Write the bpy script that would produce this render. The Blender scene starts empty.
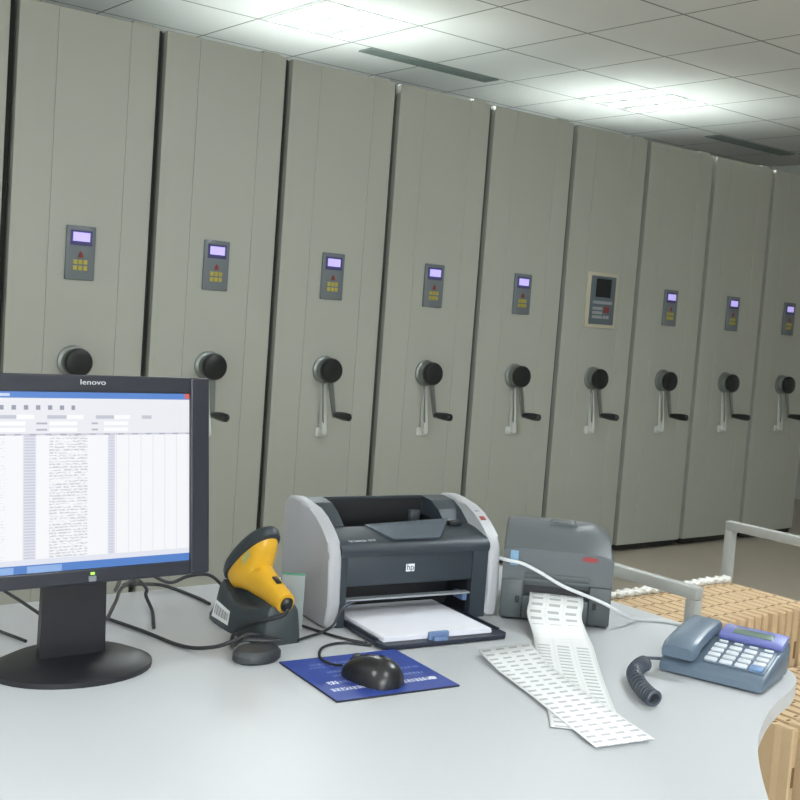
import bpy, bmesh, math, random
from mathutils import Vector, Matrix
random.seed(7)
SC = bpy.context.scene
COL = SC.collection
PI = math.pi

# ------------------------------------------------------------------ camera
cam = bpy.data.cameras.new('camera'); co = bpy.data.objects.new('camera', cam); COL.objects.link(co)
F, YAW, PITCH, ROLL = 1147.05, .6665, .0767, .0735
fw = Vector((math.sin(YAW)*math.cos(PITCH), math.cos(YAW)*math.cos(PITCH), -math.sin(PITCH)))
rt = Vector((math.cos(YAW), -math.sin(YAW), 0)); up = rt.cross(fw)
r2 = rt*math.cos(ROLL)+up*math.sin(ROLL); u2 = up*math.cos(ROLL)-rt*math.sin(ROLL)
M = Matrix((r2, u2, -fw)).transposed().to_4x4(); M.translation = (0, 0, 1.323)
co.matrix_world = M
cam.sensor_width = 36; cam.lens = F*36/800; cam.clip_start = .02; cam.clip_end = 100
SC.camera = co

# ------------------------------------------------------------------ world, exposure
w = bpy.data.worlds.new('world'); SC.world = w; w.use_nodes = True
w.node_tree.nodes['Background'].inputs[0].default_value = (.8, .9, 1, 1)
w.node_tree.nodes['Background'].inputs[1].default_value = .05
vs = SC.view_settings
vs.view_transform = 'Standard'; vs.look = 'None'; vs.gamma = 1; vs.use_curve_mapping = False
vs.exposure = 0.15
TUBE = 150.0           # strength of every fluorescent tube, seen and added alike

# added daylight, as from an unseen window in the wall behind the camera
WX0, WX1, WZ0, WZ1 = -2.3, .5, .75, 1.75
dl = bpy.data.lights.new('added_window_daylight', 'AREA'); dl.shape = 'RECTANGLE'; dl.size = WX1-WX0; dl.size_y = WZ1-WZ0
dl.energy = 118; dl.color = (.93, .97, 1)
do = bpy.data.objects.new('added_window_daylight', dl); COL.objects.link(do)
do.location = ((WX0+WX1)/2, -2.27, (WZ0+WZ1)/2); do.rotation_euler = (math.radians(90), 0, 0)

# ------------------------------------------------------------------ node materials
def lin(c):
    return tuple(((v/255)/12.92 if v/255 <= .04045 else ((v/255+.055)/1.055)**2.4) for v in c)
class V:
    """a socket with arithmetic"""
    def __init__(s, nt, k): s.nt = nt; s.k = k
    def m(s, op, *a):
        n = s.nt.nodes.new('ShaderNodeMath'); n.operation = op
        for i, x in enumerate((s,)+a):
            if isinstance(x, V): s.nt.links.new(x.k, n.inputs[i])
            else: n.inputs[i].default_value = x
        return V(s.nt, n.outputs[0])
    def __add__(s, o): return s.m('ADD', o)
    def __sub__(s, o): return s.m('SUBTRACT', o)
    def __mul__(s, o): return s.m('MULTIPLY', o)
    def gt(s, o): return s.m('GREATER_THAN', o)
    def lt(s, o): return s.m('LESS_THAN', o)
    def band(s, a, b): return s.gt(a)*s.lt(b)
    def mod(s, p): return s.m('FLOORED_MODULO', p)
    def mx(s, o): return s.m('MAXIMUM', o)
def new_mat(name):
    m = bpy.data.materials.new(name); m.use_nodes = True
    nt = m.node_tree; return m, nt, nt.nodes['Principled BSDF']
def mixc(nt, fac, a, b):
    n = nt.nodes.new('ShaderNodeMix'); n.data_type = 'RGBA'
    if isinstance(fac, V): nt.links.new(fac.k, n.inputs[0])
    else: n.inputs[0].default_value = fac
    for i, x in ((6, a), (7, b)):
        if isinstance(x, tuple): n.inputs[i].default_value = x[:3]+(1,)
        else: nt.links.new(x, n.inputs[i])
    return n.outputs[2]
def coords(nt, kind):
    t = nt.nodes.new('ShaderNodeTexCoord'); s = nt.nodes.new('ShaderNodeSeparateXYZ')
    nt.links.new(t.outputs[kind], s.inputs[0])
    return t.outputs[kind], V(nt, s.outputs[0]), V(nt, s.outputs[1]), V(nt, s.outputs[2])
def noise(nt, vec, scale, detail=2):
    n = nt.nodes.new('ShaderNodeTexNoise'); n.inputs['Scale'].default_value = scale; n.inputs['Detail'].default_value = detail
    nt.links.new(vec, n.inputs['Vector']); return V(nt, n.outputs[0])
MATS = {}
def mat(name, c, rough=.5, metal=0, var=.05, scale=20, bump=0, emit=0, spec=.5, coat=0, alpha=1, trans=0):
    if name in MATS: return MATS[name]
    m, nt, b = new_mat(name); c = lin(c)
    vec = coords(nt, 'Object')[0]
    nz = noise(nt, vec, scale)
    a = tuple(max(0, v*(1-var)) for v in c); d = tuple(min(1, v*(1+var)) for v in c)
    nt.links.new(mixc(nt, nz, a, d), b.inputs['Base Color'])
    b.inputs['Roughness'].default_value = rough; b.inputs['Metallic'].default_value = metal
    b.inputs['Specular IOR Level'].default_value = spec; b.inputs['Coat Weight'].default_value = coat
    b.inputs['Alpha'].default_value = alpha; b.inputs['Transmission Weight'].default_value = trans
    if emit:
        b.inputs['Emission Color'].default_value = c+(1,); b.inputs['Emission Strength'].default_value = emit
    if bump:
        n2 = noise(nt, vec, scale*12, 1)
        bn = nt.nodes.new('ShaderNodeBump'); bn.inputs['Strength'].default_value = bump; bn.inputs['Distance'].default_value = .002
        nt.links.new(n2.k, bn.inputs['Height']); nt.links.new(bn.outputs[0], b.inputs['Normal'])
    MATS[name] = m; return m

# ------------------------------------------------------------------ mesh helpers
def obj(name, bm, m, parent=None, smooth=False, loc=None, rot=None, angle=35):
    me = bpy.data.meshes.new(name); bmesh.ops.recalc_face_normals(bm, faces=bm.faces[:])
    bm.to_mesh(me); bm.free()
    if smooth:
        for p in me.polygons: p.use_smooth = True
        me.set_sharp_from_angle(angle=math.radians(angle))
    me.materials.append(m)
    o = bpy.data.objects.new(name, me); COL.objects.link(o)
    if parent: o.parent = parent
    if loc: o.location = loc
    if rot: o.rotation_euler = rot
    return o
def thing(name, label, cat, loc=(0, 0, 0), rz=0, group=None):
    o = bpy.data.objects.new(name, None); COL.objects.link(o); o.empty_display_size = .05
    o.location = loc; o.rotation_euler = (0, 0, rz); tag(o, label, cat, group); return o
def tag(o, label, cat, group=None):
    o['label'] = label; o['category'] = cat
    if group: o['group'] = group
    return o
def nb(): return bmesh.new()
def box(bm, x0, x1, y0, y1, z0, z1, bev=0, seg=2, mtx=None):
    vs_ = [bm.verts.new(p) for p in ((x0,y0,z0),(x1,y0,z0),(x1,y1,z0),(x0,y1,z0),(x0,y0,z1),(x1,y0,z1),(x1,y1,z1),(x0,y1,z1))]
    fs = [bm.faces.new([vs_[i] for i in q]) for q in ((3,2,1,0),(4,5,6,7),(0,1,5,4),(1,2,6,5),(2,3,7,6),(3,0,4,7))]
    if bev:
        es = list({e for f in fs for e in f.edges})
        r = bmesh.ops.bevel(bm, geom=es, offset=bev, segments=seg, profile=.5, affect='EDGES')
        vs_ = list({v for f in r['faces'] for v in f.verts} | {v for v in vs_ if v.is_valid})
    if mtx: bmesh.ops.transform(bm, matrix=mtx, verts=vs_)
    return bm
def prism(bm, pts, axis, a0, a1, bev=0, seg=2):
    """pts (p,q): axis x -> (y,z), y -> (x,z), z -> (x,y)"""
    def P(p, a): return {'x': (a, p[0], p[1]), 'y': (p[0], a, p[1]), 'z': (p[0], p[1], a)}[axis]
    A = [bm.verts.new(P(p, a0)) for p in pts]; B = [bm.verts.new(P(p, a1)) for p in pts]
    n = len(pts); fs = [bm.faces.new(A), bm.faces.new(B[::-1])]
    for i in range(n): fs.append(bm.faces.new((A[i], B[i], B[(i+1) % n], A[(i+1) % n])))
    if bev:
        es = list(set(fs[0].edges) | set(fs[1].edges))
        bmesh.ops.bevel(bm, geom=es, offset=bev, segments=seg, profile=.5, affect='EDGES')
    return bm
def loft(bm, rings, caps=True):
    R = [[bm.verts.new(p) for p in r] for r in rings]
    for a, b in zip(R, R[1:]):
        n = len(a)
        for i in range(n): bm.faces.new((a[i], a[(i+1) % n], b[(i+1) % n], b[i]))
    if caps: bm.faces.new(R[0][::-1]); bm.faces.new(R[-1])
    return bm
def lathe(bm, prof, seg=32, mtx=None):
    """prof (r,h) about local z"""
    rings = [[(r*math.cos(2*PI*i/seg), r*math.sin(2*PI*i/seg), h) for i in range(seg)] for r, h in prof]
    n0 = len(bm.verts); loft(bm, rings)
    if mtx:
        bm.verts.ensure_lookup_table(); bmesh.ops.transform(bm, matrix=mtx, verts=bm.verts[n0:])
    return bm
def smoothpath(pts, n=8):
    pts = [Vector(p) for p in pts]; out = []
    P = [pts[0]*2-pts[1]]+pts+[pts[-1]*2-pts[-2]]
    for i in range(1, len(P)-2):
        a, b, c, d = P[i-1:i+3]
        for k in range(n):
            t = k/n
            out.append(.5*((2*b)+(c-a)*t+(2*a-5*b+4*c-d)*t*t+(3*b-a-3*c+d)*t**3))
    out.append(pts[-1]); return out
def tube(bm, path, r, seg=8):
    path = [Vector(p) for p in path]; rings = []; prev = None
    for i, p in enumerate(path):
        t = (path[min(i+1, len(path)-1)]-path[max(i-1, 0)]).normalized()
        if prev is None:
            s = t.cross(Vector((0, 0, 1)))
            if s.length < .1: s = t.cross(Vector((1, 0, 0)))
        else: s = prev-t*prev.dot(t)
        s.normalize(); prev = s; u = t.cross(s)
        rr = r(i/(len(path)-1)) if callable(r) else r
        rings.append([p+s*math.cos(2*PI*k/seg)*rr+u*math.sin(2*PI*k/seg)*rr for k in range(seg)])
    return loft(bm, rings)
def text_bm(s, size, depth, mtx):
    cu = bpy.data.curves.new('lettering', 'FONT'); cu.body = s; cu.size = size; cu.extrude = depth
    cu.align_x = 'CENTER'; cu.align_y = 'CENTER'; cu.resolution_u = 3
    o = bpy.data.objects.new('lettering', cu); COL.objects.link(o)
    dg = bpy.context.evaluated_depsgraph_get(); me = bpy.data.meshes.new_from_object(o.evaluated_get(dg))
    bpy.data.objects.remove(o); bpy.data.curves.remove(cu)
    bm = nb(); bm.from_mesh(me); bpy.data.meshes.remove(me)
    bmesh.ops.transform(bm, matrix=mtx, verts=bm.verts[:]); return bm
def sup(rx, rz, n=24, e=2.6, cx=0, cz=0, y=0):
    out = []
    for i in range(n):
        a = 2*PI*i/n; c, s = math.cos(a), math.sin(a)
        out.append((cx+rx*math.copysign(abs(c)**(2/e), c), y, cz+rz*math.copysign(abs(s)**(2/e), s)))
    return out
def quad_uv(name, P, m, parent=None):
    """flat four-cornered sheet with 0..1 uv; P = lower left, lower right, upper right, upper left"""
    me = bpy.data.meshes.new(name); me.from_pydata([tuple(p) for p in P], [], [(0, 1, 2, 3)])
    uv = me.uv_layers.new(name='uv')
    for i, c in enumerate(((0, 0), (1, 0), (1, 1), (0, 1))): uv.data[i].uv = c
    me.materials.append(m); o = bpy.data.objects.new(name, me); COL.objects.link(o)
    if parent: o.parent = parent
    return o
def struct(o): o['kind'] = 'structure'; return o
def copy_tree(o, parent=None, skip=None):
    c = o.copy(); COL.objects.link(c); c.parent = parent
    for ch in [x for x in COL.objects if x.parent == o]:
        if not (skip and ch.name.startswith(skip)): copy_tree(ch, c)
    return c

# ------------------------------------------------------------------ room shell
H = 2.8; XA, XB, YA, YB = -2.6, 8.6, -2.2, 7.7
def mat_floor():
    m, nt, b = new_mat('floor_vinyl'); vec, x, y, z = coords(nt, 'Object')
    n = noise(nt, vec, 3, 4); n2 = noise(nt, vec, 90, 2)
    c = mixc(nt, n, lin((198, 188, 172)), lin((208, 199, 183)))
    c = mixc(nt, n2*.25, c, lin((182, 172, 157)))
    nt.links.new(c, b.inputs['Base Color']); b.inputs['Roughness'].default_value = .45; return m
def mat_ceiling():
    m, nt, b = new_mat('ceiling_tile'); vec, x, y, z = coords(nt, 'Object')
    p = .6075
    gx = (x-3.105).mod(p).lt(.011); gy = (y-4.785).mod(p).lt(.013)
    g = gx.mx(gy)
    n = noise(nt, vec, 160, 1)
    c = mixc(nt, n, lin((236, 237, 235)), lin((246, 247, 245)))
    nt.links.new(mixc(nt, g, c, lin((150, 152, 150))), b.inputs['Base Color'])
    bn = nt.nodes.new('ShaderNodeBump'); bn.inputs['Distance'].default_value = .004; bn.inputs['Strength'].default_value = .5; bn.invert = True
    nt.links.new(g.k, bn.inputs['Height']); nt.links.new(bn.outputs[0], b.inputs['Normal'])
    b.inputs['Roughness'].default_value = .85; return m
wallm = mat('wall_paint', (226, 227, 222), .8, var=.03, scale=2)
struct(obj('floor', box(nb(), XA, XB, YA, YB, -.1, 0), mat_floor()))
# ceiling: one slab made of cells, left open where a light is recessed
PT = .6075
X0G, Y0G = 3.105, 4.785
LIGHTS = [(0, 0), (4, 0), (0, -6), (-8, -6), (-4, -10)]  # negative rows: unseen fixtures added to light the desk and unit fronts
bm = nb()
gx = [XA]+[X0G+PT*i for i in range(-9, 10) if XA < X0G+PT*i < XB]+[XB]
gy = [YA]+[Y0G+PT*i for i in range(-11, 6) if YA < Y0G+PT*i < YB]+[YB]
for a0, a1 in zip(gx, gx[1:]):
    for b0, b1 in zip(gy, gy[1:]):
        i = round((a0-X0G)/PT); j = round((b0-Y0G)/PT)
        if (i, j) in LIGHTS and abs(a0-X0G-i*PT) < .01 and abs(b0-Y0G-j*PT) < .01: continue
        box(bm, a0, a1, b0, b1, H, H+.02)
bmesh.ops.remove_doubles(bm, verts=bm.verts[:], dist=.001)
struct(obj('ceiling', bm, mat_ceiling()))
struct(obj('wall_left', box(nb(), XA-.1, XA, YA, YB, 0, H), wallm))
struct(obj('wall_right', box(nb(), XB, XB+.1, YA, YB, 0, H), wallm))
struct(obj('wall_back', box(nb(), XA, XB, YB, YB+.1, 0, H), wallm))
bm = nb(); box(bm, XA, WX0, YA-.1, YA, 0, H); box(bm, WX1, XB, YA-.1, YA, 0, H); box(bm, WX0, WX1, YA-.1, YA, 0, WZ0); box(bm, WX0, WX1, YA-.1, YA, WZ1, H)
struct(obj('wall_front', bm, wallm))
bm = nb()
for k in range(4): x = WX0+(WX1-WX0-.05)*k/3; box(bm, x, x+.05, YA-.05, YA+.01, WZ0, WZ1)
for z in (WZ0, WZ1-.05): box(bm, WX0, WX1, YA-.05, YA+.01, z, z+.05)
struct(obj('added_window_1', bm, mat('added_window_frame_white', (214, 214, 210), .4)))  # unseen frame, added to go with the daylight lamp

# ------------------------------------------------------------------ ceiling lights and air slots
white_metal = mat('white_enamel', (222, 224, 222), .35, var=.02)
tubem = mat('fluorescent_tube', (242, 249, 253), .3, emit=TUBE, var=0)
lab_light = {(0, -6): 'added recessed fluorescent ceiling light above the desk, out of the photo', (-8, -6): 'added recessed fluorescent ceiling light nearest the left wall, out of the photo',
             (-4, -10): 'added recessed fluorescent ceiling light nearest the added window, out of the photo',
             (0, 0): 'square recessed fluorescent ceiling light above the third and fourth shelving units',
             (4, 0): 'square recessed fluorescent ceiling light above the shelving units right of the large console'}
for (i, j) in LIGHTS:
    x, y = X0G+i*PT, Y0G+j*PT
    t = thing('ceiling_light', lab_light[(i, j)], 'light',
              (x, y, H), 0, 'recessed ceiling lights' )
    bm = nb(); e = PT
    box(bm, .004, e-.004, .004, e-.004, .068, .075)
    xs = [.004]
    for q in range(3): xs += [e/6+q*e/3-.052, e/6+q*e/3+.052]
    xs.append(e-.004)
    for q in range(0, 8, 2): box(bm, xs[q], xs[q+1], .004, e-.004, -.002, .068)      # bottom strips between the three slots
    for q in range(1, 7, 2): box(bm, xs[q], xs[q+1], .004, .025, -.002, .068); box(bm, xs[q], xs[q+1], e-.025, e-.004, -.002, .068)
    obj('housing', bm, white_metal, t)
    for q in range(3):
        bm = nb(); tube(bm, [(e/6+q*e/3, .03, .034), (e/6+q*e/3, e-.03, .034)], .025, 12)
        obj('tube', bm, tubem, t, smooth=True)
ventm = mat('vent_metal', (136, 148, 144), .5, var=.05); ventd = mat('vent_inside', (84, 94, 90), .7)
for x0, y0, lab in ((3.86, 5.40, 'long narrow grey air slot in ceiling left of centre, over the fourth shelving unit'),
                    (7.08, 5.42, 'long narrow grey air slot in ceiling near the right edge')):
    t = thing('air_vent', lab, 'vent', (x0, y0, H), 0, 'ceiling air slots')
    bm = nb(); box(bm, 0, .98, 0, .012, -.008, 0); box(bm, 0, .98, .118, .13, -.008, 0); box(bm, 0, .012, .012, .118, -.008, 0); box(bm, .968, .98, .012, .118, -.008, 0)
    obj('frame', bm, ventm, t)
    bm = nb(); box(bm, .012, .968, .012, .118, -.003, 0); obj('backing', bm, ventd, t)
    bm = nb()
    for k in range(4): box(bm, .012, .968, .03+k*.022, .036+k*.022, -.009, -.003)
    obj('slats', bm, ventm, t)

# ------------------------------------------------------------------ mobile shelving units
CX0, CW, CY, CH = 1.5075, .6099, 4.4304, 2.4
cabm = mat('shelf_enamel', (174, 177, 168), .42, var=.02, scale=3)
seal = mat('rubber_seal', (34, 37, 34), .8); plinth = mat('plinth_black', (28, 29, 28), .6)
casing = mat('panel_casing', (112, 120, 126), .45); bezel2 = mat('display_surround', (72, 72, 122), .4)
lcd = mat('backlit_display', (176, 164, 232), .3, emit=.8, var=.12, scale=120)
redk = mat('red_key', (138, 58, 52), .5); yelk = mat('yellow_key', (178, 168, 74), .5, var=.2, scale=300)
chrome = mat('brushed_steel', (140, 146, 144), .35, metal=.7, var=.05); knobm = mat('black_plastic', (26, 30, 32), .35, var=.1)
capm = mat('light_steel', (208, 212, 208), .4)
def crank(parent, ang, big=False):
    """crank: steel boss with black cap, arm and grip, all one mechanism turned by ang"""
    c = (.276, 0, 1.028)
    Rx = Matrix.Rotation(PI/2, 4, 'X')                      # local z -> -y
    bm = nb(); lathe(bm, [(.065, 0), (.065, .010), (.060, .014), (.052, .016), (.05, .036), (.046, .042)], 36, Rx)
    hub = obj('crank', bm, chrome, parent, True, loc=c)
    bm = nb(); lathe(bm, [(.042, .036), (.052, .042), (.057, .05), (.057, .068), (.052, .077), (.034, .082)], 36, Rx)
    obj('crank_cap', bm, knobm, hub, True)
    d = Vector((math.sin(ang), 0, -math.cos(ang)))
    s = Vector((d.z, 0, -d.x))
    bm = nb()
    ring = lambda L, y, w_, t_: [tuple(d*L+s*a+Vector((0, y+b, 0))) for a, b in ((-w_, -t_), (w_, -t_), (w_, t_), (-w_, t_))]
    loft(bm, [ring(.03, -.044, .012, .004), ring(.08, -.05, .013, .004), ring(.205, -.06, .010, .004), ring(.222, -.06, .006, .004)])
    obj('crank_arm', bm, chrome, hub)
    bm = nb(); lathe(bm, [(.007, .058), (.011, .064), (.014, .074), (.017, .1), (.020, .15), (.018, .18), (.009, .188)], 16, Matrix.Translation(d*.207) @ Rx)
    obj('grip', bm, knobm, hub, True)
    bm = nb(); tube(bm, smoothpath([(-.012, -.016, -.05), (-.016, -.03, -.12), (-.012, -.034, -.2), (.004, -.02, -.27)], 6), .0045, 8)
    obj('lock_rod', bm, mat('rod_grey', (128, 132, 128), .5), parent, True, loc=c)
    bm = nb(); box(bm, -.03, .022, -.012, 0, -.315, -.272, .006); lathe(bm, [(.015, 0), (.015, .024), (.010, .028)], 16, Matrix.Translation((.004, -.01, -.292)) @ Rx)
    obj('lock_bracket', bm, capm, parent, True, loc=c)
def small_panel(parent):
    c = (.283, 0, 1.462)
    bm = nb(); box(bm, -.061, .061, -.012, 0, -.107, .107, .004)
    p = obj('control_panel', bm, casing, parent, True, loc=c)
    bm = nb(); box(bm, -.046, .044, -.015, -.012, .03, .09, .002); obj('display_surround', bm, bezel2, p)
    bm = nb(); box(bm, -.036, .034, -.0165, -.015, .046, .081); obj('display', bm, lcd, p)
    bm = nb(); prism(bm, [(-.010, -.018), (.010, -.018), (.006, -.002), (0, .006), (-.006, -.002)], 'y', -.016, -.012); obj('red_key', bm, redk, p)
    for r in range(2):
        for k in range(3):
            x = -.022+k*.021; z = -.036-r*.024
            bm = nb(); box(bm, x-.0085, x+.0085, -.015, -.012, z-.009, z+.009, .001); obj('yellow_key', bm, yelk, p)
def big_panel(parent):
    c = (.29, 0, 1.468)
    cream = mat('console_frame', (196, 192, 172), .5); scr = mat('dark_screen', (22, 26, 30), .2); grk = mat('pale_key', (150, 158, 160), .5)
    bm = nb(); box(bm, -.125, .125, -.012, 0, -.155, .155, .005); p = obj('control_console', bm, cream, parent, True, loc=c)
    bm = nb(); box(bm, -.1, .1, -.018, -.012, -.135, .135, .003); obj('console_face', bm, mat('console_face', (92, 104, 112), .5), p, True)
    bm = nb(); box(bm, -.062, .058, -.0195, -.018, .018, .12); obj('screen', bm, scr, p)
    bm = nb(); box(bm, -.08, .075, -.0205, -.018, -.02, -.004); obj('label_strip', bm, grk, p)
    for r in range(3):
        z = -.046-r*.024
        bm = nb(); box(bm, -.08, .0, -.021, -.018, z-.008, z+.008, .001); obj('wide_key', bm, grk, p)
    bm = nb(); box(bm, .015, .055, -.021, -.018, -.068, -.034, .001); obj('red_key', bm, redk, p)
    for x in (.018, .045):
        bm = nb(); box(bm, x-.01, x+.012, -.021, -.018, -.102, -.084, .001); obj('small_key', bm, grk, p)
UNIT = 'grey steel shelving unit '
ulab = {-1: UNIT+'of which only a sliver shows at the left edge',
        0: UNIT+'standing behind the monitor, leftmost with whole control panel',
        1: UNIT+'whose crank is half hidden by the monitor right edge',
        2: UNIT+'rising behind the left end of the laser printer',
        3: UNIT+'rising behind the middle of the laser printer',
        4: UNIT+'just left of the one with the cream framed console',
        5: UNIT+'carrying the large cream framed console with a dark screen',
        6: UNIT+'just right of the one with the cream framed console',
        7: UNIT+'near the right edge, rightmost with whole control panel',
        8: UNIT+'cut off at the right edge of the photo behind the trolley'}
def front_panel_bm(wd):
    bm = nb()
    for a, b in ((0, .152), (.1530, .452), (.4530, wd)): box(bm, a, b, 0, .03, .045, CH, .0012, 1)
    return bm
def make_unit(i, big=False):
    wd = CW-.036
    t = thing('mobile_shelving_unit', ulab[i], 'shelving unit', (CX0+i*CW+.018, CY, 0), 0, 'row of mobile shelving units')
    obj('front_panel', front_panel_bm(wd), cabm, t)
    bm = nb(); box(bm, .001, wd-.001, .03, 2.6, .045, CH-.002); obj('body', bm, mat('unit_body_grey', (140, 142, 136), .5, var=.03, scale=3), t)
    bm = nb(); box(bm, .004, wd-.004, .02, 2.58, .012, .045); obj('plinth', bm, plinth, t)
    bm = nb(); box(bm, wd-.001, wd+.026, .03, .5, .03, CH-.001); obj('rubber_seal', bm, seal, t)
    bm = nb(); box(bm, wd-.11, wd-.025, .012, .06, CH, CH+.012, .002); obj('top_bracket', bm, cabm, t)
    crank(t, .16, big)
    (big_panel if big else small_panel)(t)
    return t
u0 = make_unit(0)
for i in (-1, 1, 2, 3, 4, 6, 7, 8):
    c = copy_tree(u0); c.location.x = CX0+i*CW+.018; c['label'] = ulab[i]
make_unit(5, True)
for o in COL.objects:      # this unit's crank hangs a little straighter
    if o.name.startswith('crank') and o.type == 'MESH' and o.parent and o.parent.get('label') == ulab[1]: o.rotation_euler.y = .14

# ------------------------------------------------------------------ desk
DZ = .72
deskm = mat('desk_laminate', (200, 203, 206), .4, var=.02, scale=6)
t = thing('desk', 'large pale grey laminate desk carrying the monitor, printers and telephone', 'desk', (1.0, 1.4, 0))
corner = [tuple(v)[:2] for v in smoothpath([(.943, .12, 0), (.935, -.04, 0), (.905, -.17, 0), (.85, -.262, 0), (.775, -.305, 0), (.70, -.330, 0), (.60, -.372, 0), (.48, -.44, 0), (.34, -.55, 0), (.18, -.70, 0), (.06, -.85, 0)], 4)]
bm = nb(); prism(bm, [(-.85, -.85), (-.85, .711), (.943, .711)]+corner, 'z', DZ-.028, DZ, .004); obj('desktop', bm, deskm, t, True, angle=50)
dleg = mat('desk_frame_grey', (150, 154, 156), .5)
for x, y in ((-.8, -.8), (-.8, .64), (.865, .64), (.80, -.12), (-.05, -.74)):
    if 1:
        bm = nb(); box(bm, x, x+.05, y, y+.05, 0, DZ-.028, .003); obj('leg', bm, dleg, t, True)
bm = nb(); box(bm, -.75, .865, .65, .67, .3, DZ-.028); obj('modesty_panel', bm, deskm, t)

# ------------------------------------------------------------------ monitor
monm = mat('monitor_black', (31, 34, 44), .42, var=.04)
def mat_screen():
    m, nt, b = new_mat('lit_screen'); t = nt.nodes.new('ShaderNodeTexCoord'); s = nt.nodes.new('ShaderNodeSeparateXYZ')
    nt.links.new(t.outputs['UV'], s.inputs[0]); u, v = V(nt, s.outputs[0]), V(nt, s.outputs[1]); v = (v*-1)+1   # v from the top
    mp = nt.nodes.new('ShaderNodeMapping'); mp.inputs['Scale'].default_value = (60, 150, 1); nt.links.new(t.outputs['UV'], mp.inputs[0])
    n = noise(nt, mp.outputs[0], 1, 1)
    mp2 = nt.nodes.new('ShaderNodeMapping'); mp2.inputs['Scale'].default_value = (7, 90, 1); nt.links.new(t.outputs['UV'], mp2.inputs[0])
    n2 = noise(nt, mp2.outputs[0], 1, 1)
    c = mixc(nt, 0.0, lin((246, 247, 250)), lin((246, 247, 250)))
    def lay(c, mask, col): return mixc(nt, mask, c, lin(col))
    body = v.band(.24, .93)
    row = v.mod(.016).lt(.009)
    c = lay(c, body*u.band(.18, .24), (226, 228, 238))
    c = lay(c, body*u.band(.185, .235)*row*.8, (196, 200, 214))
    c = lay(c, body*u.band(.30, .48)*row*n.gt(.46)*n2.gt(.40)*.75, (186, 190, 200))
    c = lay(c, body*u.band(.58, .615), (222, 224, 236))
    c = lay(c, body*u.band(.585, .61)*row*.8, (200, 204, 216))
    c = lay(c, body*(u.mod(.062).lt(.004))*u.gt(.6), (230, 232, 240))
    c = lay(c, body*u.band(.02, .1)*row*n.gt(.55)*.3, (190, 194, 205))
    head = v.band(.035, .24)
    c = lay(c, head, (236, 237, 243))
    c = lay(c, v.band(.075, .10)*u.mod(.055).band(.018, .038)*u.lt(.42), (150, 154, 172))
    c = lay(c, v.band(.13, .15)*u.mod(.23).band(.06, .15)*u.lt(.8), (196, 199, 210))
    c = lay(c, v.band(.128, .152)*u.mod(.23).gt(.15)*u.lt(.8), (251, 251, 253))
    for a in (.165, .20):
        c = lay(c, v.band(a, a+.022)*(u.band(.02, .19).mx(u.band(.30, .43)).mx(u.band(.56, .68))), (252, 252, 254))
        c = lay(c, v.band(a+.006, a+.016)*(u.band(.24, .29).mx(u.band(.5, .53))), (176, 180, 194))
    c = lay(c, v.band(.232, .242), (206, 208, 220)); c = lay(c, v.band(.234, .242)*u.mod(.07).lt(.03), (170, 174, 190))
    c = lay(c, v.lt(.035), (82, 132, 208)); c = lay(c, v.lt(.026)*v.gt(.01)*u.lt(.12), (205, 220, 245)); c = lay(c, v.lt(.03)*u.gt(.975), (214, 96, 88))
    c = lay(c, v.band(.925, .955), (226, 229, 240)); c = lay(c, v.gt(.955), (72, 124, 200))
    c = lay(c, v.gt(.962)*(u.band(.02, .14).mx(u.band(.2, .36))), (140, 176, 228))
    nt.links.new(c, b.inputs['Emission Color']); b.inputs['Emission Strength'].default_value = .86
    b.inputs['Base Color'].default_value = (.01, .01, .012, 1); b.inputs['Roughness'].default_value = .4; return m
t = thing('monitor', 'black flat computer monitor with lit white screen on desk at left', 'monitor', (.7205, 1.66, DZ))
tilt = -math.radians(7.1)
bm = nb(); Wm, Hm = .407, .322
# bezel ring: outer frame around the screen
box(bm, -Wm/2, -.168, 0, .022, 0, Hm, .004); box(bm, .168, Wm/2, 0, .022, 0, Hm, .004)
box(bm, -.169, .169, 0.0005, .022, 0, .023, .003); box(bm, -.169, .169, 0.0005, .022, Hm-.027, Hm, .003)
box(bm, -.169, .169, .01, .022, .02, Hm-.02)
bz = obj('bezel', bm, monm, t, True, angle=20, loc=(0, -.012, .151), rot=(tilt, 0, 0))
bm = nb(); loft(bm, [[(-.175, .022, .012), (.175, .022, .012), (.175, .022, Hm-.012), (-.175, .022, Hm-.012)],
                     [(-.15, .048, .035), (.15, .048, .035), (.15, .048, Hm-.04), (-.15, .048, Hm-.04)]])
obj('back_cover', bm, monm, bz, True)
quad_uv('screen', [(-.168, .0045, .023), (.168, .0045, .023), (.168, .0045, Hm-.027), (-.168, .0045, Hm-.027)], mat_screen(), bz)
TX = Matrix.Rotation(PI/2, 4, 'X')
obj('logo', text_bm('lenovo', .0115, .0003, Matrix.Translation((0, -.0006, Hm-.0115)) @ Matrix.Diagonal((1.35, 1, 1, 1)) @ TX), mat('logo_silver', (205, 208, 212), .4), bz)
bm = nb(); box(bm, -.006, .006, -.002, .002, .003, .012, .001); obj('power_button', bm, mat('button_grey', (120, 124, 130), .4), bz)
bm = nb(); box(bm, -.003, .003, -.002, .001, .014, .0175); obj('power_light', bm, mat('green_lamp', (150, 210, 70), .3, emit=1.2), bz)
bm = nb(); loft(bm, [[(-.055, .05, .02), (.055, .05, .02), (.05, .075, .02), (-.05, .075, .02)], [(-.05, .055, .24), (.05, .055, .24), (.045, .08, .24), (-.045, .08, .24)]])
obj('stand_neck', bm, mat('stand_black', (24, 25, 30), .4), t, True)
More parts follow.
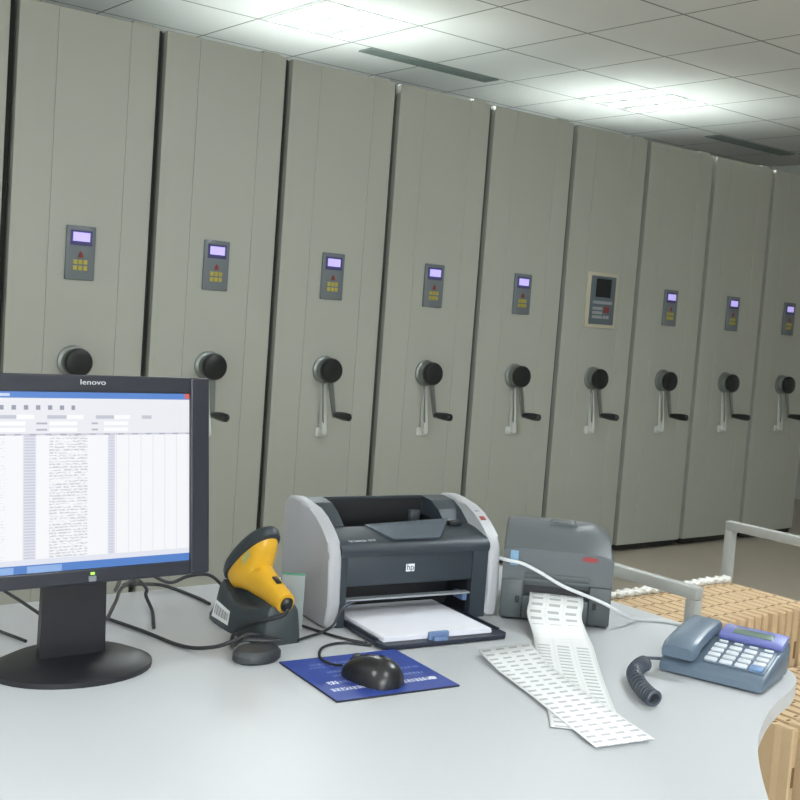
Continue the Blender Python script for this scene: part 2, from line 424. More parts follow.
bm = nb(); loft(bm, [[(.13*math.cos(a*PI/18), .05+.1*math.sin(a*PI/18), 0) for a in range(36)], [(.13*math.cos(a*PI/18), .05+.1*math.sin(a*PI/18), .008) for a in range(36)],
                     [(.1*math.cos(a*PI/18), .05+.08*math.sin(a*PI/18), .02) for a in range(36)]])
obj('stand_base', bm, mat('stand_black', (24, 25, 30), .4), t, True)

# ------------------------------------------------------------------ laser printer
lg = mat('printer_silver', (170, 172, 176), .42, var=.02); sl = mat('printer_slate', (44, 53, 60), .42, var=.03)
dk = mat('printer_inside', (18, 20, 24), .5); navy = mat('tray_navy', (34, 40, 54), .4); blu = mat('guide_blue', (96, 120, 158), .4)
PW = .387
t = thing('laser_printer', 'slate and silver desktop laser printer with paper in its open front tray', 'printer', (1.216, 1.7215, DZ), math.radians(-8.2))
prof = [(.008, 0), (0, .006), (-.002, .05), (-.002, .135), (.003, .15), (.014, .163), (.028, .175), (.045, .187), (.07, .201), (.1, .212), (.14, .2215), (.175, .2235), (.205, .219), (.218, .204), (.218, 0)]
for a, b, s_ in ((0, .026, -1), (PW-.026, PW, 1)):
    bm = nb(); prism(bm, prof, 'x', a, b, .008, 3)
    sp = obj('side_panel', bm, lg, t, True, angle=25)
    if s_ > 0:
        for yy, zz, mm in ((.055, .19, redk), (.075, .1985, mat('button_grey', (120, 124, 130), .4))):
            bm = nb(); box(bm, -.006, .006, -.006, .006, 0, .004, .001)
            obj('panel_button', bm, mm, sp, True, loc=(PW-.014, yy, zz), rot=(.45, 0, 0))
a, b = .026, PW-.026
bm = nb()
for x0, x1 in ((a, a+.016), (b-.036, b)): prism(bm, [(.006, 0), (.006, .14), (.217, .14), (.217, 0)], 'x', x0, x1)
box(bm, a+.016, b-.036, .1, .217, 0, .12)
box(bm, a+.016, b-.036, .03, .1, 0, .009)
obj('chassis', bm, sl, t)
bm = nb(); box(bm, a+.016, b-.036, .094, .0995, .0125, .12); box(bm, a+.0165, a+.018, .02, .094, .0125, .08); box(bm, b-.038, b-.0365, .02, .094, .0125, .08); obj('paper_slot', bm, dk, t)
bm = nb(); box(bm, a+.012, b-.032, .008, .034, .078, .137, .002); d = obj('front_door', bm, sl, t, True)
# hp emblem: light square plate with the two dark letters
bm = nb(); box(bm, -.0095, .0095, -.0006, .001, -.0075, .0075, .0004, 1)
em = obj('emblem', bm, mat('emblem_white', (222, 226, 230), .4), d, loc=((a+b)/2-.013, .0078, .109))
bm = text_bm('hp', .0165, .0004, Matrix.Translation((0, -.0008, .0008)) @ Matrix.Shear('XY', 4, (0, 0)) @ TX)
obj('emblem_letters', bm, mat('emblem_dark', (70, 80, 92), .4), d, loc=((a+b)/2-.013, .0078, .109))
# upper lip with the rounded front edge
bm = nb(); prism(bm, [(.004, .136), (.001, .144), (.003, .152), (.014, .16), (.03, .165), (.062, .173), (.09, .176), (.09, .136)], 'x', a, b)
lip = obj('front_lip', bm, sl, t, True, angle=50)
obj('wordmark', text_bm('hp LaserJet 1010', .0085, .0002, Matrix.Translation((a+.05, .0185, .1635)) @ Matrix.Rotation(.5, 4, 'X')), mat('wordmark_pale', (190, 196, 204), .4), lip)
# output bin: sloped cheeks, rear strip, dark well
bm = nb()
for x0, x1 in ((a, a+.046), (b-.056, b)):
    prism(bm, [(.09, .12), (.09, .178), (.12, .2), (.15, .2135), (.192, .217), (.192, .12)], 'x', x0, x1)
prism(bm, [(.192, .12), (.192, .217), (.208, .215), (.217, .204), (.217, .12)], 'x', a, b)
obj('top_cover', bm, sl, t)
bm = nb(); w0, w1 = a+.046, b-.056
box(bm, w0, w1, .09, .192, .12, .128); box(bm, w0, w1, .187, .192, .128, .213); box(bm, w0, w0+.002, .09, .187, .128, .178); box(bm, w1-.002, w1, .09, .187, .128, .178)
obj('output_bin', bm, dk, t)
bm = nb()
for k in range(6): box(bm, w0+.03+k*.036, w0+.034+k*.036, .1, .187, .128, .142, .001, 1)
obj('bin_ribs', bm, mat('bin_rib_dark', (36, 40, 46), .4), t)
bm = nb(); box(bm, w1-.034, w1-.012, .17, .186, .142, .19, .002); obj('bin_guide', bm, mat('guide_grey', (62, 67, 72), .4), t, True)
# smoked flap lying open over the lip
bm = nb(); loft(bm, [[(a+.115, .012, .1645), (b-.115, .012, .1645), (b-.115, .012, .1665), (a+.115, .012, .1665)], [(a+.09, .088, .178), (b-.045, .096, .184), (b-.045, .096, .186), (a+.09, .088, .180)]])
fl = obj('output_flap', bm, mat('smoked_plastic', (96, 110, 124), .18, alpha=.5, coat=.5), t, True)
bm = nb(); box(bm, b-.055, b-.027, .07, .088, .174, .185, .003); obj('flap_latch', bm, knobm, t, True)
# white manual feed ledge
bm = nb(); box(bm, a+.018, b-.038, .006, .024, .05, .053); obj('manual_feed_ledge', bm, mat('ledge_grey', (150, 156, 162), .4), t)
for x in (a+.019, b-.049):
    bm = nb(); box(bm, x, x+.01, .014, .05, .034, .0495, .001); obj('paper_guide', bm, blu, t, True)
# tray
bm = nb(); TZ = .01
prism(bm, [(.05, -.15), (.308, -.146), (.319, -.133), (.319, .09), (.047, .09), (.041, -.132)], 'z', 0.002, TZ, .001, 1)
for s_ in ((.046, .051), (.311, .316)): box(bm, s_[0], s_[1], -.115, .006, TZ-.0005, TZ+.004, .001)
tr = obj('paper_tray', bm, navy, t)
bm = nb(); box(bm, .143, .186, -.141, -.132, TZ-.001, TZ+.015, .003); box(bm, .149, .180, -.148, -.141, TZ-.001, TZ+.006, .002)
obj('tray_guide', bm, blu, t, True)
pap = mat('paper_white', (232, 233, 242), .6, var=.01)
ps = thing('paper_stack', 'stack of blank white paper lying in the laser printer tray', 'paper', (1.216, 1.7215, DZ+TZ), math.radians(-8.2))
bm = nb()
for k in range(4): box(bm, .053+.0006*math.sin(k*2.1), .286+.0006*math.sin(k*1.7), -.1305+.0005*math.cos(k*3), .088, .0005+.0022*k, .0005+.0022*k+.0021)
obj('sheets', bm, pap, ps)

# ------------------------------------------------------------------ label printer
gp = mat('label_printer_grey', (70, 77, 79), .45, var=.03); gp2 = mat('label_printer_lid', (84, 90, 93), .4, var=.03)
LW, LD, LA = .220, .25, math.radians(-45)
LP = (1.7495-LW*math.cos(LA)+.0, 1.4965-LW*math.sin(LA), DZ)
t = thing('label_printer', 'dark grey label printer with red oval badge feeding out a label strip', 'printer', LP, LA)
bm = nb()
box(bm, 0, .044, 0, LD, .004, .088, .003); box(bm, .176, LW, 0, LD, .004, .082, .003)
box(bm, .044, .176, .012, LD, .004, .088); box(bm, .044, .176, .0, .02, .004, .052, .002)
obj('lower_body', bm, gp, t, True)
for x in (.034, .188):
    bm = nb(); box(bm, x-.004, x+.004, -.002, .002, .036, .05, .001); obj('release_latch', bm, dk, t)
bm = nb(); box(bm, .046, .174, .0105, .013, .053, .072); obj('label_slot', bm, dk, t)
def lidring(y, z, rr, inset=0):
    return [(inset, y, .083), (LW-inset, y, .083), (LW-inset, y, z-rr), (LW-inset-.006, y, z-rr*.45), (LW-.03-inset, y, z-.001), (LW-.06, y, z), (.03, y, z), (.004+inset, y, z-.003), (inset, y, z-.008)]
bm = nb(); loft(bm, [lidring(.006, .155, .012, .003), lidring(.0, .148, .012), lidring(.0, .1481, .0121), lidring(.018, .158, .018), lidring(.07, .176, .03), lidring(.13, .185, .038), lidring(.2, .18, .038), lidring(LD, .16, .03)][1:])
lid = obj('lid', bm, gp2, t, True, angle=20)
box_b = nb(); box(box_b, .046, .174, -.003, .0, .088, .1, .001); obj('tear_bar', box_b, gp, t, True)
bm = nb(); loft(bm, [[(.085, .11, .1805), (.15, .11, .1805), (.14, .11, .188), (.095, .11, .188)], [(.085, .15, .181), (.15, .15, .181), (.14, .15, .188), (.095, .15, .188)]]); obj('lid_handle', bm, gp, lid, True)
bm = nb(); loft(bm, [[(.173+.0165*math.cos(k*PI/12), -.0012, .137+.0052*math.sin(k*PI/12)) for k in range(24)], [(.173+.0165*math.cos(k*PI/12), .001, .137+.0052*math.sin(k*PI/12)) for k in range(24)]])
obj('oval_badge', bm, mat('badge_red', (140, 44, 46), .4), t)
bm = nb(); box(bm, .014, .030, -.0015, .001, .112, .142, .001); obj('status_window', bm, mat('status_blue', (120, 158, 188), .3), t)

# ------------------------------------------------------------------ label sheets
def mat_labels(name, cu=.0345, cv=.0185, offu=0.0, skip=0):
    m, nt, b = new_mat(name); t = nt.nodes.new('ShaderNodeTexCoord'); s = nt.nodes.new('ShaderNodeSeparateXYZ')
    nt.links.new(t.outputs['UV'], s.inputs[0]); u, v = V(nt, s.outputs[0]), V(nt, s.outputs[1])
    mp = nt.nodes.new('ShaderNodeMapping'); mp.inputs['Scale'].default_value = (900, 500, 1); nt.links.new(t.outputs['UV'], mp.inputs[0])
    n = noise(nt, mp.outputs[0], 1, 1)
    fu, fv = u.mod(cu), v.mod(cv)
    bar = fu.band(cu*.17, cu*.8)*fv.band(cv*.3, cv*.68)
    line = fu.lt(cu*.035).mx(fv.lt(cv*.06))
    if skip: bar = bar*(v.band(skip, skip+.085)*-1+1)
    c = mixc(nt, line*.5, lin((232, 234, 234)), lin((205, 208, 209)))
    c = mixc(nt, bar*(n*.7+.35), c, lin((150, 152, 158)))
    nt.links.new(c, b.inputs['Base Color']); b.inputs['Roughness'].default_value = .55; return m
def strip(name, left, right, m, thick=.0006, wid=.094):
    """sheet between two edge paths, uv in metres"""
    n = len(left); me = bpy.data.meshes.new(name); vs_ = []; uv = []; L = 0
    K = 6
    for i in range(n):
        if i: L += (((Vector(left[i])+Vector(right[i]))-(Vector(left[i-1])+Vector(right[i-1])))*.5).length
        for k in range(K+1): vs_.append(tuple(Vector(left[i]).lerp(Vector(right[i]), k/K))); uv.append((wid*k/K, L))
    fs = [(i*(K+1)+k, i*(K+1)+k+1, (i+1)*(K+1)+k+1, (i+1)*(K+1)+k) for i in range(n-1) for k in range(K)]
    me.from_pydata(vs_, [], fs); ul = me.uv_layers.new(name='uv')
    for p in me.polygons:
        p.use_smooth = True
        for li in p.loop_indices: ul.data[li].uv = uv[me.loops[li].vertex_index]
    me.materials.append(m); o = bpy.data.objects.new(name, me); COL.objects.link(o)
    md = o.modifiers.new('thickness', 'SOLIDIFY'); md.thickness = thick; return o
ca, sa = math.cos(LA), math.sin(LA)
def lpw(x, y, z): return (LP[0]+x*ca-y*sa, LP[1]+x*sa+y*ca, DZ+z)
Lp = smoothpath([lpw(.058, .009, .058), lpw(.058, -.006, .057), lpw(.058, -.03, .049), lpw(.056, -.06, .03), (1.556, 1.515, DZ+.008), (1.53, 1.485, DZ+.0035), (1.47, 1.42, DZ+.003), (1.405, 1.345, DZ+.003), (1.342, 1.27, DZ+.003), (1.24, 1.155, DZ+.002)], 5)
Rp = smoothpath([lpw(.165, .009, .058), lpw(.165, -.006, .057), lpw(.165, -.03, .049), lpw(.163, -.055, .03), (1.652, 1.462, DZ+.008), (1.612, 1.41, DZ+.0035), (1.55, 1.343, DZ+.003), (1.486, 1.272, DZ+.003), (1.422, 1.198, DZ+.003), (1.32, 1.08, DZ+.002)], 5)
tag(strip('label_strip', Lp, Rp, mat_labels('printed_labels', skip=.1), wid=.107), 'long strip of white labels running out of the label printer onto the desk', 'labels')
A2 = [(1.379, 1.474, DZ+.012), (1.362, 1.43, DZ+.0075), (1.345, 1.385, DZ+.005), (1.304, 1.255, DZ+.0045), (1.235, 1.06, DZ+.0045)]
B2 = [(1.500, 1.466, DZ+.012), (1.478, 1.42, DZ+.0075), (1.451, 1.366, DZ+.0055), (1.405, 1.24, DZ+.0052), (1.34, 1.04, DZ+.0052)]
tag(strip('label_sheet', A2, B2, mat_labels('printed_labels_sheet', .0315, .02), wid=.125), 'loose white sheet of labels lying flat between laser printer and label strip', 'labels')

# ------------------------------------------------------------------ white cable draped over the label printer
whc = mat('white_cable_sheath', (214, 218, 220), .4)
W_ = [(1.675, 1.85, DZ+.05), (1.630, 1.745, DZ+.09), (1.6075, 1.684, DZ+.116), (1.5965, 1.661, DZ+.121), lpw(.012, -.008, .122), lpw(.04, -.008, .118), lpw(.075, -.008, .104), lpw(.125, -.008, .080), lpw(.19, -.008, .06), lpw(.228, -.004, .044), (1.815, 1.50, DZ+.016), (1.865, 1.512, DZ+.004), (1.91, 1.47, DZ+.004), (1.925, 1.38, DZ+.004)]
bm = nb(); tube(bm, smoothpath(W_, 8), .0036, 8)
tag(obj('white_cable', bm, whc, smooth=True), 'thin white cable hanging across the front of the label printer', 'cable')

# ------------------------------------------------------------------ mouse pad and mouse
def mat_pad():
    m, nt, b = new_mat('blue_pad'); t = nt.nodes.new('ShaderNodeTexCoord'); s = nt.nodes.new('ShaderNodeSeparateXYZ')
    nt.links.new(t.outputs['UV'], s.inputs[0]); u, v = V(nt, s.outputs[0]), V(nt, s.outputs[1])
    mp = nt.nodes.new('ShaderNodeMapping'); mp.inputs['Scale'].default_value = (75, 60, 1); nt.links.new(t.outputs['UV'], mp.inputs[0])
    n = noise(nt, mp.outputs[0], 1, 1); nk = n.gt(.45)
    c = mixc(nt, noise(nt, t.outputs['UV'], 5), lin((40, 62, 138)), lin((46, 70, 150)))
    pale = lin((150, 168, 218)); wh = lin((226, 232, 244))
    ch = u.mod(.034).lt(.026)
    for v0, v1, ua, ub, col, k in ((.80, .85, .17, .85, pale, .45), (.74, .77, .14, .6, pale, .45), (.60, .645, .22, .52, pale, .6), (.50, .545, .22, .95, pale, .6), (.36, .40, .2, .9, pale, .75), (.34, .41, .11, .19, wh, 1), (.19, .255, .07, .93, wh, .9)):
        c = mixc(nt, v.band(v0, v1)*u.band(ua, ub)*ch*nk*k, c, col)
    c = mixc(nt, ((u-.9)*(u-.9)+(v-.225)*(v-.225)*.7).lt(.0009), c, wh)
    nt.links.new(c, b.inputs['Base Color']); b.inputs['Roughness'].default_value = .5; return m
PA = math.radians(-6.3)
t = thing('mouse_pad', 'blue rectangular mouse pad with white printing, under the black mouse', 'mouse pad', (1.033, 1.590, DZ), PA)
bm = nb(); box(bm, 0, .23, -.205, 0, 0, .0028, .001, 1); obj('rubber_base', bm, mat('pad_rubber', (24, 28, 44), .7), t)
quad_uv('printed_surface', [(0.001, -.204, .0031), (.229, -.204, .0031), (.229, -.001, .0031), (.001, -.001, .0031)], mat_pad(), t)
mb = mat('mouse_black', (22, 24, 27), .3, var=.05)
MA = math.radians(-78)
t = thing('computer_mouse', 'glossy black wired mouse resting on the blue mouse pad', 'mouse', (1.121, 1.446, DZ+.0031), MA)
t.scale = (1.02, 1.1, 1.08)
# length runs along local x: -x is the cable end
bm = nb(); rings = []
for k in range(15):
    s_ = -1+2*k/14; x = s_*.056
    wv = .031*(1-abs(s_)**3.2)**.5*(1+.10*s_)+.0015; hv = .0375*(1-abs(s_*.97+.0)**2.4)**.55*(1+.22*s_)
    hv = max(hv, .005)
    rings.append([(x, wv*math.copysign(abs(math.cos(a))**.85, math.cos(a)), max(0, hv*math.sin(a))+0.0008*(math.sin(a) <= 0)) for a in [PI*j/14 for j in range(15)]]+[(x, -wv*.9, 0), (x, wv*.9, 0)])
loft(bm, rings); mo = obj('shell', bm, mb, t, True, angle=60)
bm = nb(); tube(bm, [(-.047, 0, .0205), (-.03, 0, .0292), (-.012, 0, .0355)], .0016, 6); obj('button_seam', bm, dk, t, True)
bm = nb(); lathe(bm, [(.006, -.003), (.0085, -.002), (.0085, .002), (.006, .003)], 16, Matrix.Translation((-.034, 0, .0245)) @ Matrix.Rotation(PI/2, 4, 'X')); obj('scroll_wheel', bm, mat('wheel_grey', (60, 62, 66), .5), t, True)
bc = mat('black_cable_sheath', (34, 36, 40), .45)
bm = nb(); tube(bm, smoothpath([(1.102, 1.506, DZ+.012), (1.099, 1.525, DZ+.008), (1.100, 1.555, DZ+.006), (1.115, 1.59, DZ+.004), (1.15, 1.628, DZ+.003), (1.196, 1.634, DZ+.003), (1.235, 1.60, DZ+.0025)], 8), .0024, 8)
tag(obj('mouse_cable', bm, bc, smooth=True), 'thin black mouse cable looping over the blue pad to the printer tray', 'cable')

# ------------------------------------------------------------------ barcode scanner, its stand, cords
yel = mat('scanner_yellow', (218, 168, 42), .4, var=.04); sk = mat('scanner_dark', (48, 56, 62), .45); std = mat('stand_grey', (52, 60, 64), .5)
SO = (1.093, 1.672, DZ)
t = thing('scanner_stand', 'dark grey holder cradling the yellow barcode scanner', 'scanner stand', SO)
bm = nb(); rings = []; ky = .9
for y, wt, wb, h in ((.004, .026, .034, .066), (.012, .03, .04, .072), (.05, .036, .044, .062), (.1, .04, .047, .054), (.16, .042, .048, .056), (.21, .038, .046, .07), (.245, .032, .043, .084), (.262, .026, .04, .08), (.285, .022, .036, .045), (.298, .016, .032, .012)):
    r_ = min(.012, h*.3); y *= .71
    rings.append([(-wb, y, 0), (-wb, y, .008), (-(wb+wt)/2-.001, y, h*.5), (-wt-.002, y, h-r_), (-wt+.006, y, h-.002), (-wt+.014, y, h-.003), (-.006, y, h-.012 if .03 < y < .25 else h-.002), (.006, y, h-.012 if .03 < y < .25 else h-.002), (wt-.014, y, h-.003), (wt-.006, y, h-.002), (wt+.002, y, h-r_), ((wb+wt)/2+.001, y, h*.5), (wb, y, .008), (wb, y, 0)])
loft(bm, rings); st = obj('cradle', bm, std, t, True, angle=50)
def mat_bar():
    m, nt, b = new_mat('barcode_label'); vec, x, y, z = coords(nt, 'UV')
    n = noise(nt, vec, 9, 2)
    bars = (x.mod(.055).lt(.028)+x.mod(.083).lt(.03)).m('MINIMUM', 1.0)*y.band(.25, .8)*x.band(.08, .92)
    nt.links.new(mixc(nt, bars*.8, lin((224, 226, 226)), lin((70, 72, 76))), b.inputs['Base Color']); b.inputs['Roughness'].default_value = .5; return m
quad_uv('barcode_label', [(-.0475, .176, .014), (-.0492, .112, .012), (-.0462, .112, .038), (-.0425, .172, .046)], mat_bar(), t)
# scanner body: head axis n, long axis a, handle
t = thing('barcode_scanner', 'yellow handheld barcode scanner with dark hood resting in its holder', 'scanner', (1.093, 1.664, DZ+.002))
t.scale = (.88, .82, 1.0)
nv = Vector((0, .56, .828)); av = Vector((0, -.828, .56)); xv = Vector((1, 0, 0))
c0 = Vector((0, .158, .126))
def er(c, A, B, ax, n=28, e=2.3):
    out = []
    for i in range(n):
        q = 2*PI*i/n; c_, s_ = math.cos(q), math.sin(q)
        out.append(tuple(c+ax*A*math.copysign(abs(c_)**(2/e), c_)+xv*B*math.copysign(abs(s_)**(2/e), s_)))
    return out
bm = nb(); loft(bm, [er(c0+nv*.002, .094, .0375, av), er(c0+nv*.005, .101, .041, av), er(c0+nv*.016, .101, .041, av), er(c0+nv*.025, .094, .037, av), er(c0+nv*.032, .075, .029, av), er(c0+nv*.035, .045, .018, av)])
obj('hood', bm, sk, t, True, angle=50)
def axr(c, ang, A, B): return er(Vector((0, c[0], c[1])), A, B, Vector((0, -math.sin(ang), math.cos(ang))))
bm = nb()
rr = [er(c0+nv*.012, .090, .0355, av), er(c0+nv*.0, .090, .0365, av), er(c0-nv*.012-av*.002, .083, .0355, av), er(c0-nv*.024-av*.008, .067, .034, av), er(c0-nv*.034-av*.004, .050, .031, av)]
h1 = Vector((0, -.97, -.24)); ha = Vector((0, -.3, .954))
ha2 = (av*.75+ha*.35).normalized()
rr += [er(Vector((0, .125, .098)), .038, .029, Vector((0, -.66, .75))), er(Vector((0, .104, .0945)), .031, .026, Vector((0, -.46, .888))), er(Vector((0, .07, .088)), .0245, .023, ha), er(Vector((0, .04, .081)), .0215, .021, ha), er(Vector((0, .02, .0765)), .0205, .0205, ha), er(Vector((0, .008, .0735)), .0185, .0185, ha)]
loft(bm, rr); sb = obj('body', bm, yel, t, True, angle=60)
bm = nb(); loft(bm, [er(Vector((0, .0085, .0735)), .013, .013, ha), er(Vector((0, .004, .0725)), .0135, .0135, ha), er(Vector((0, -.003, .071)), .008, .008, ha)]); obj('cord_socket', bm, knobm, t, True)
bm = nb(); box(bm, -.006, .006, -.012, .012, 0, .005, .002); obj('trigger', bm, knobm, t, True, loc=(0, .052, .1055), rot=(.3, 0, 0))
P0 = c0-nv*.012
quad_uv('warning_label', [tuple(P0+Vector((-.0363, 0, 0))+av*.02-nv*.006), tuple(P0+Vector((-.0363, 0, 0))+av*.058-nv*.002), tuple(P0+Vector((-.0366, 0, 0))+av*.058+nv*.011), tuple(P0+Vector((-.0369, 0, 0))+av*.02+nv*.009)], mat('label_pale_green', (196, 190, 120), .5), t)
bm = nb(); tube(bm, smoothpath([(1.093, 1.664, DZ+.067), (1.076, 1.655, DZ+.06), (1.047, 1.68, DZ+.046), (1.038, 1.715, DZ+.03), (1.03, 1.735, DZ+.012), (1.016, 1.72, DZ+.005), (1.0, 1.685, DZ+.008), (1.0, 1.655, DZ+.0255), (1.035, 1.635, DZ+.0265), (1.062, 1.63, DZ+.024), (1.066, 1.655, DZ+.02), (1.045, 1.668, DZ+.024), (1.01, 1.66, DZ+.0325), (.985, 1.655, DZ+.027), (.955, 1.68, DZ+.012), (.925, 1.73, DZ+.004), (.90, 1.85, DZ+.004), (.86, 2.0, DZ+.004)], 8), .0034, 8)
tag(obj('black_cord', bm, bc, smooth=True), 'black cord from the yellow scanner handle, looped on the desk beside its holder', 'cable')
bm = nb(); loft(bm, [[(.045*math.cos(k*PI/16), .032*math.sin(k*PI/16), z) if s_ == 1 else (.045*s_*math.cos(k*PI/16), .032*s_*math.sin(k*PI/16), z) for k in range(32)] for s_, z in ((.9, 0), (1, .004), (1, .014), (.86, .021))])
tag(obj('cord_winder', bm, mat('winder_grey', (46, 50, 54), .5), smooth=True, loc=(1.009, 1.622, DZ), rot=(0, 0, .1)), 'flat dark oval puck under the looped scanner cord, left of blue pad', 'cord holder')
def cable(name, pts, r, label):
    bm = nb(); tube(bm, smoothpath([(x, y, DZ+z) for x, y, z in pts], 8), r, 8); tag(obj(name, bm, bc, smooth=True), label, 'cable')
cable('printer_cable', [(1.125, 1.675, .005), (1.16, 1.69, .004), (1.19, 1.70, .004), (1.207, 1.685, .02), (1.225, 1.69, .042), (1.25, 1.702, .05), (1.272, 1.712, .05)], .0026, 'black cable curving from the scanner holder up to the laser printer front')
cable('data_cable', [(1.16, 1.86, .004), (1.178, 1.79, .004), (1.20, 1.70, .003), (1.215, 1.65, .003), (1.235, 1.615, .003)], .0026, 'black cable lying along the left side of the laser printer')
cable('monitor_cable', [(.80, 1.76, .06), (.90, 1.95, .03), (.98, 2.085, .02), (1.04, 2.075, .02), (1.085, 2.08, .006), (1.10, 2.0, .004), (1.10, 1.955, .004)], .0035, 'black cable lying lowest in the tangle between monitor and scanner holder')
cable('power_cable', [(.82, 1.78, .10), (.93, 1.98, .075), (1.02, 2.08, .045), (1.075, 2.08, .02), (1.12, 2.085, .028), (1.16, 2.07, .03), (1.17, 2.02, .012), (1.15, 1.96, .004)], .0035, 'black cable arching highest behind the monitor, humped near the scanner holder')
cable('signal_cable', [(.83, 1.77, .11), (.935, 1.94, .07), (.985, 2.0, .035), (.985, 2.0, .02), (.975, 1.95, .004), (.93, 1.85, .004)], .0035, 'black cable dropping in front of the desk edge right of the monitor neck')
cable('keyboard_cable', [(.70, 1.86, .004), (.66, 2.0, .008), (.64, 2.03, .045), (.68, 2.02, .07), (.705, 1.95, .06), (.72, 1.8, .05)], .003, 'black cable looped low behind the left side of monitor neck')
# small card leaning by the printer side
t = thing('tag_card', 'small pale card with a green edge leaning on the laser printer left side', 'card', (1.158, 1.752, DZ), math.radians(-128))
bm = nb(); box(bm, 0, .0016, -.02, .022, .0, .104); obj('card', bm, mat('card_pale', (168, 178, 178), .3, alpha=.7), t)
bm = nb(); box(bm, -.0008, .0024, -.02, .022, .1035, .107); obj('green_edge', bm, mat('card_green', (70, 140, 110), .4), t)

# ------------------------------------------------------------------ telephone
ph = mat('phone_blue_grey', (94, 110, 126), .36, var=.03); phd = mat('phone_dark', (62, 74, 90), .4)
keym = mat('phone_key', (205, 212, 218), .4); vio = mat('phone_violet', (108, 116, 176), .35)
PHA = math.radians(-72)
t = thing('desk_telephone', 'blue-grey corded desk telephone with keypad and handset at the desk corner', 'telephone', (1.628, 1.271, DZ), PHA)
t.scale = (.98, .93, .98)
PWD, PDP = .19, .168
pf = [(0, .004), (0, .016), (.008, .024), (.02, .028), (.158, .064), (.168, .06), (.168, .02), (.158, .004)]
bm = nb(); prism(bm, pf, 'x', 0, PWD, .006, 2); pb = obj('base', bm, ph, t, True)
slope = math.atan2(.064-.028, .138)
KM = Matrix.Translation((0, .02, .028)) @ Matrix.Rotation(slope, 4, 'X')      # face plane: x right, y up the face
def face_part(name, x0, x1, y0, y1, z0, z1, m, bev=.0015, par=None):
    bm = nb(); box(bm, x0, x1, y0, y1, z0, z1, bev, 2, KM); return obj(name, bm, m, par or t, True)
face_part('keypad_plate', .073, .184, .004, .094, 0, .0025, ph)
for r in range(5):
    for c in range(4):
        if r == 0 and c == 3: continue
        x = .085+c*.0275; y = .014+r*.0185
        if r == 4: face_part('key', x-.008, x+.008, y-.003, y+.003, .002, .0055, keym)
        else: face_part('key', x-.011, x+.011, y-.0058, y+.0058, .002, .0065, keym)
face_part('blue_key', .1555, .1795, .007, .024, .002, .007, mat('key_blue', (110, 140, 180), .4))
dh = face_part('display_housing', .07, .189, .099, .148, .0, .012, vio, .004)
face_part('display', .093, .166, .112, .133, .0115, .0135, mat('phone_lcd', (104, 122, 112), .2), .0008)
# handset: arched bar on the left
bm = nb(); rings = []
for k in range(13):
    s_ = k/12; y = -.004+s_*.163; arch = .006*math.sin(PI*s_)
    z = .030+y*math.tan(slope)*.62+.003; hgt = .026+arch*.4-.006*(abs(2*s_-1)**6); w2 = .030+.002*abs(2*s_-1)**2-.004*(abs(2*s_-1)**12)
    z0 = z+(.008 if .22 < s_ < .78 else 0)
    rings.append([(.034-w2, y, z0), (.034-w2-.001, y, z+hgt*.55), (.034-w2+.002, y, z+hgt*.86), (.034-w2*.7, y, z+hgt), (.034+w2*.7, y, z+hgt), (.034+w2-.002, y, z+hgt*.86), (.034+w2+.001, y, z+hgt*.55), (.034+w2, y, z0)])
loft(bm, rings); obj('handset', bm, ph, t, True, angle=40)
# coiled cord
def coil(path, R, turns, r):
    P = smoothpath(path, 40); n = len(P); out = []
    for i in range(n*6):
        s_ = i/(n*6-1)*(n-1); k = min(int(s_), n-2); p = P[k].lerp(P[k+1], s_-k); tt = (P[k+1]-P[k]).normalized()
        s1 = tt.cross(Vector((0, 0, 1))).normalized(); s2 = tt.cross(s1); a_ = 2*PI*turns*i/(n*6-1)
        out.append(p+s1*R*math.cos(a_)+s2*R*math.sin(a_))
    return out
cz = DZ+.0145
path = [(1.602, 1.280, cz), (1.582, 1.274, cz), (1.548, 1.256, cz), (1.520, 1.232, cz+.001), (1.494, 1.200, cz), (1.472, 1.166, cz), (1.462, 1.142, cz)]
hel = coil(path, .0115, 19, .002)
pts = [Vector((1.640, 1.272, DZ+.02)), Vector((1.622, 1.292, DZ+.018))]+hel
bm = nb(); tube(bm, pts, .003, 6)
tag(obj('coiled_cord', bm, mat('cord_slate', (64, 72, 82), .45), smooth=True), 'dark slate coiled handset cord curled on the desk left of the telephone', 'cord')

# ------------------------------------------------------------------ trolley with file boxes
tro = mat('trolley_enamel', (168, 171, 168), .45)
t = thing('trolley', 'pale grey metal trolley with hoop handles, holding file boxes beside desk', 'trolley', (2.127, 1.575, 0))
TL, TWd, TH, q = .905, .565, .75, .028
for x in (0, TL-q):
    bm = nb(); box(bm, x, x+q, 0, TWd, TH-q, TH, .003); box(bm, x, x+q, 0, q, .09, TH-q, .003); box(bm, x, x+q, TWd-q, TWd, .09, TH-q, .003)
    obj('hoop_handle', bm, tro, t, True)
bm = nb(); box(bm, 0, TL, -.12, TWd, .185, .205, .003); obj('lower_shelf', bm, tro, t, True)
bm = nb(); box(bm, q, TL-q, .205, TWd-.002, .345, .362, .003); obj('upper_shelf', bm, tro, t, True)
rub = mat('castor_rubber', (40, 40, 42), .6)
for x in (.014, TL-.014):
    for y in (.014, TWd-.014):
        bm = nb(); lathe(bm, [(.028, -.011), (.035, -.007), (.035, .007), (.028, .011)], 20, Matrix.Translation((x, y, .035)) @ Matrix.Rotation(PI/2, 4, 'Y'))
        cs = obj('castor', bm, rub, t, True)
        bm = nb(); box(bm, x-.016, x+.016, y-.014, y+.014, .071, .092); box(bm, x-.016, x-.0125, y-.014, y+.014, .03, .071); box(bm, x+.0125, x+.016, y-.014, y+.014, .03, .071); obj('castor_fork', bm, chrome, cs)
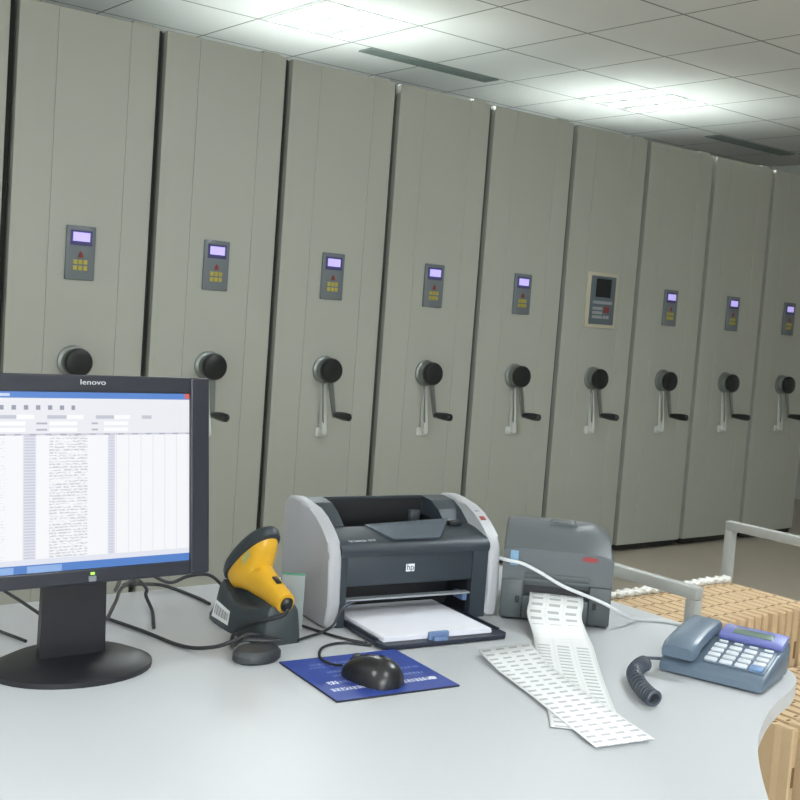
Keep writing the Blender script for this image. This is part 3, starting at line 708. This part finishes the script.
def mat_kraft():
    m, nt, b = new_mat('kraft_board'); vec, x, y, z = coords(nt, 'Object')
    n = noise(nt, vec, 14, 3); n2 = noise(nt, vec, 260, 2)
    c = mixc(nt, n, lin((198, 172, 136)), lin((214, 189, 154))); c = mixc(nt, n2*.3, c, lin((168, 138, 102)))
    nt.links.new(c, b.inputs['Base Color']); b.inputs['Roughness'].default_value = .75; return m
kraft = mat_kraft(); slit = mat('box_seam', (120, 92, 62), .8); tuft = mat('paper_tie', (232, 232, 226), .7)
def make_box(label, group):
    t = thing('file_box', label, 'file box', (0, 0, 0), 0, group)
    bw, bd, bh = .0318, .305, .23
    bm = nb()      # carton with slightly rounded spine side and a lid fold along the top
    prism(bm, [(0, .045), (.004, .03), (.0055, .004), (.009, 0), (bw-.009, 0), (bw-.0055, .004), (bw-.004, .03), (bw, .045), (bw, bd), (0, bd)], 'z', 0, bh-.002)
    box(bm, .0012, bw-.0012, .046, bd-.003, bh-.002, bh, .0006, 1); box(bm, .0058, bw-.0058, .004, .046, bh-.002, bh)
    b = obj('carton', bm, kraft, t)
    bm = nb()
    for y in (.055, .125, .205, .27): box(bm, .008, bw-.010, y, y+.006, bh, bh+.0008)
    obj('lid_slots', bm, slit, t)
    bm = nb(); prism(bm, [(.012, .002), (.022, .002), (.022, .05), (.012, .05)], 'y', -.0006, .001); obj('finger_slot', bm, slit, t, loc=(0, 0, .09))
    bm = nb(); bmesh.ops.create_icosphere(bm, subdivisions=3, radius=1)
    bmesh.ops.transform(bm, matrix=Matrix.Translation((bw/2, bd-.006, bh+.009)) @ Matrix.Diagonal((.0155, .016, .010, 1)), verts=bm.verts[:])
    for v in bm.verts: v.co += Vector((math.sin(v.co.z*800)*.5, math.sin(v.co.x*700+1), math.sin(v.co.y*520+v.co.x*600)))*.0036
    obj('paper_tuft', bm, tuft, t, True, angle=180)
    return t
ORD = ['first', 'second', 'third', 'fourth', 'fifth', 'sixth', 'seventh', 'eighth', 'ninth', 'tenth', 'eleventh', 'twelfth', 'thirteenth', 'fourteenth', 'fifteenth', 'sixteenth', 'seventeenth', 'eighteenth', 'nineteenth', 'twentieth', 'twenty-first']
NB, NL = 20, 12
f0 = make_box('', 'file boxes in the upper trolley row')
for k in range(NB):
    o = f0 if k == 0 else copy_tree(f0)
    o.location = (2.166+k*.0364, 1.73+random.uniform(-.004, .004), .3625)
    o['label'] = ORD[k]+' tan cardboard file box from the desk end, upper row on the trolley'
for k in range(NL):
    o = copy_tree(f0, skip='paper_tuft'); o.location = (2.33+k*.0425, 1.42+random.uniform(-.005, .005), .2055)
    o['label'] = ORD[k]+' tan cardboard file box from the desk end, lower front row on the trolley'; o['group'] = 'file boxes in the lower trolley row'
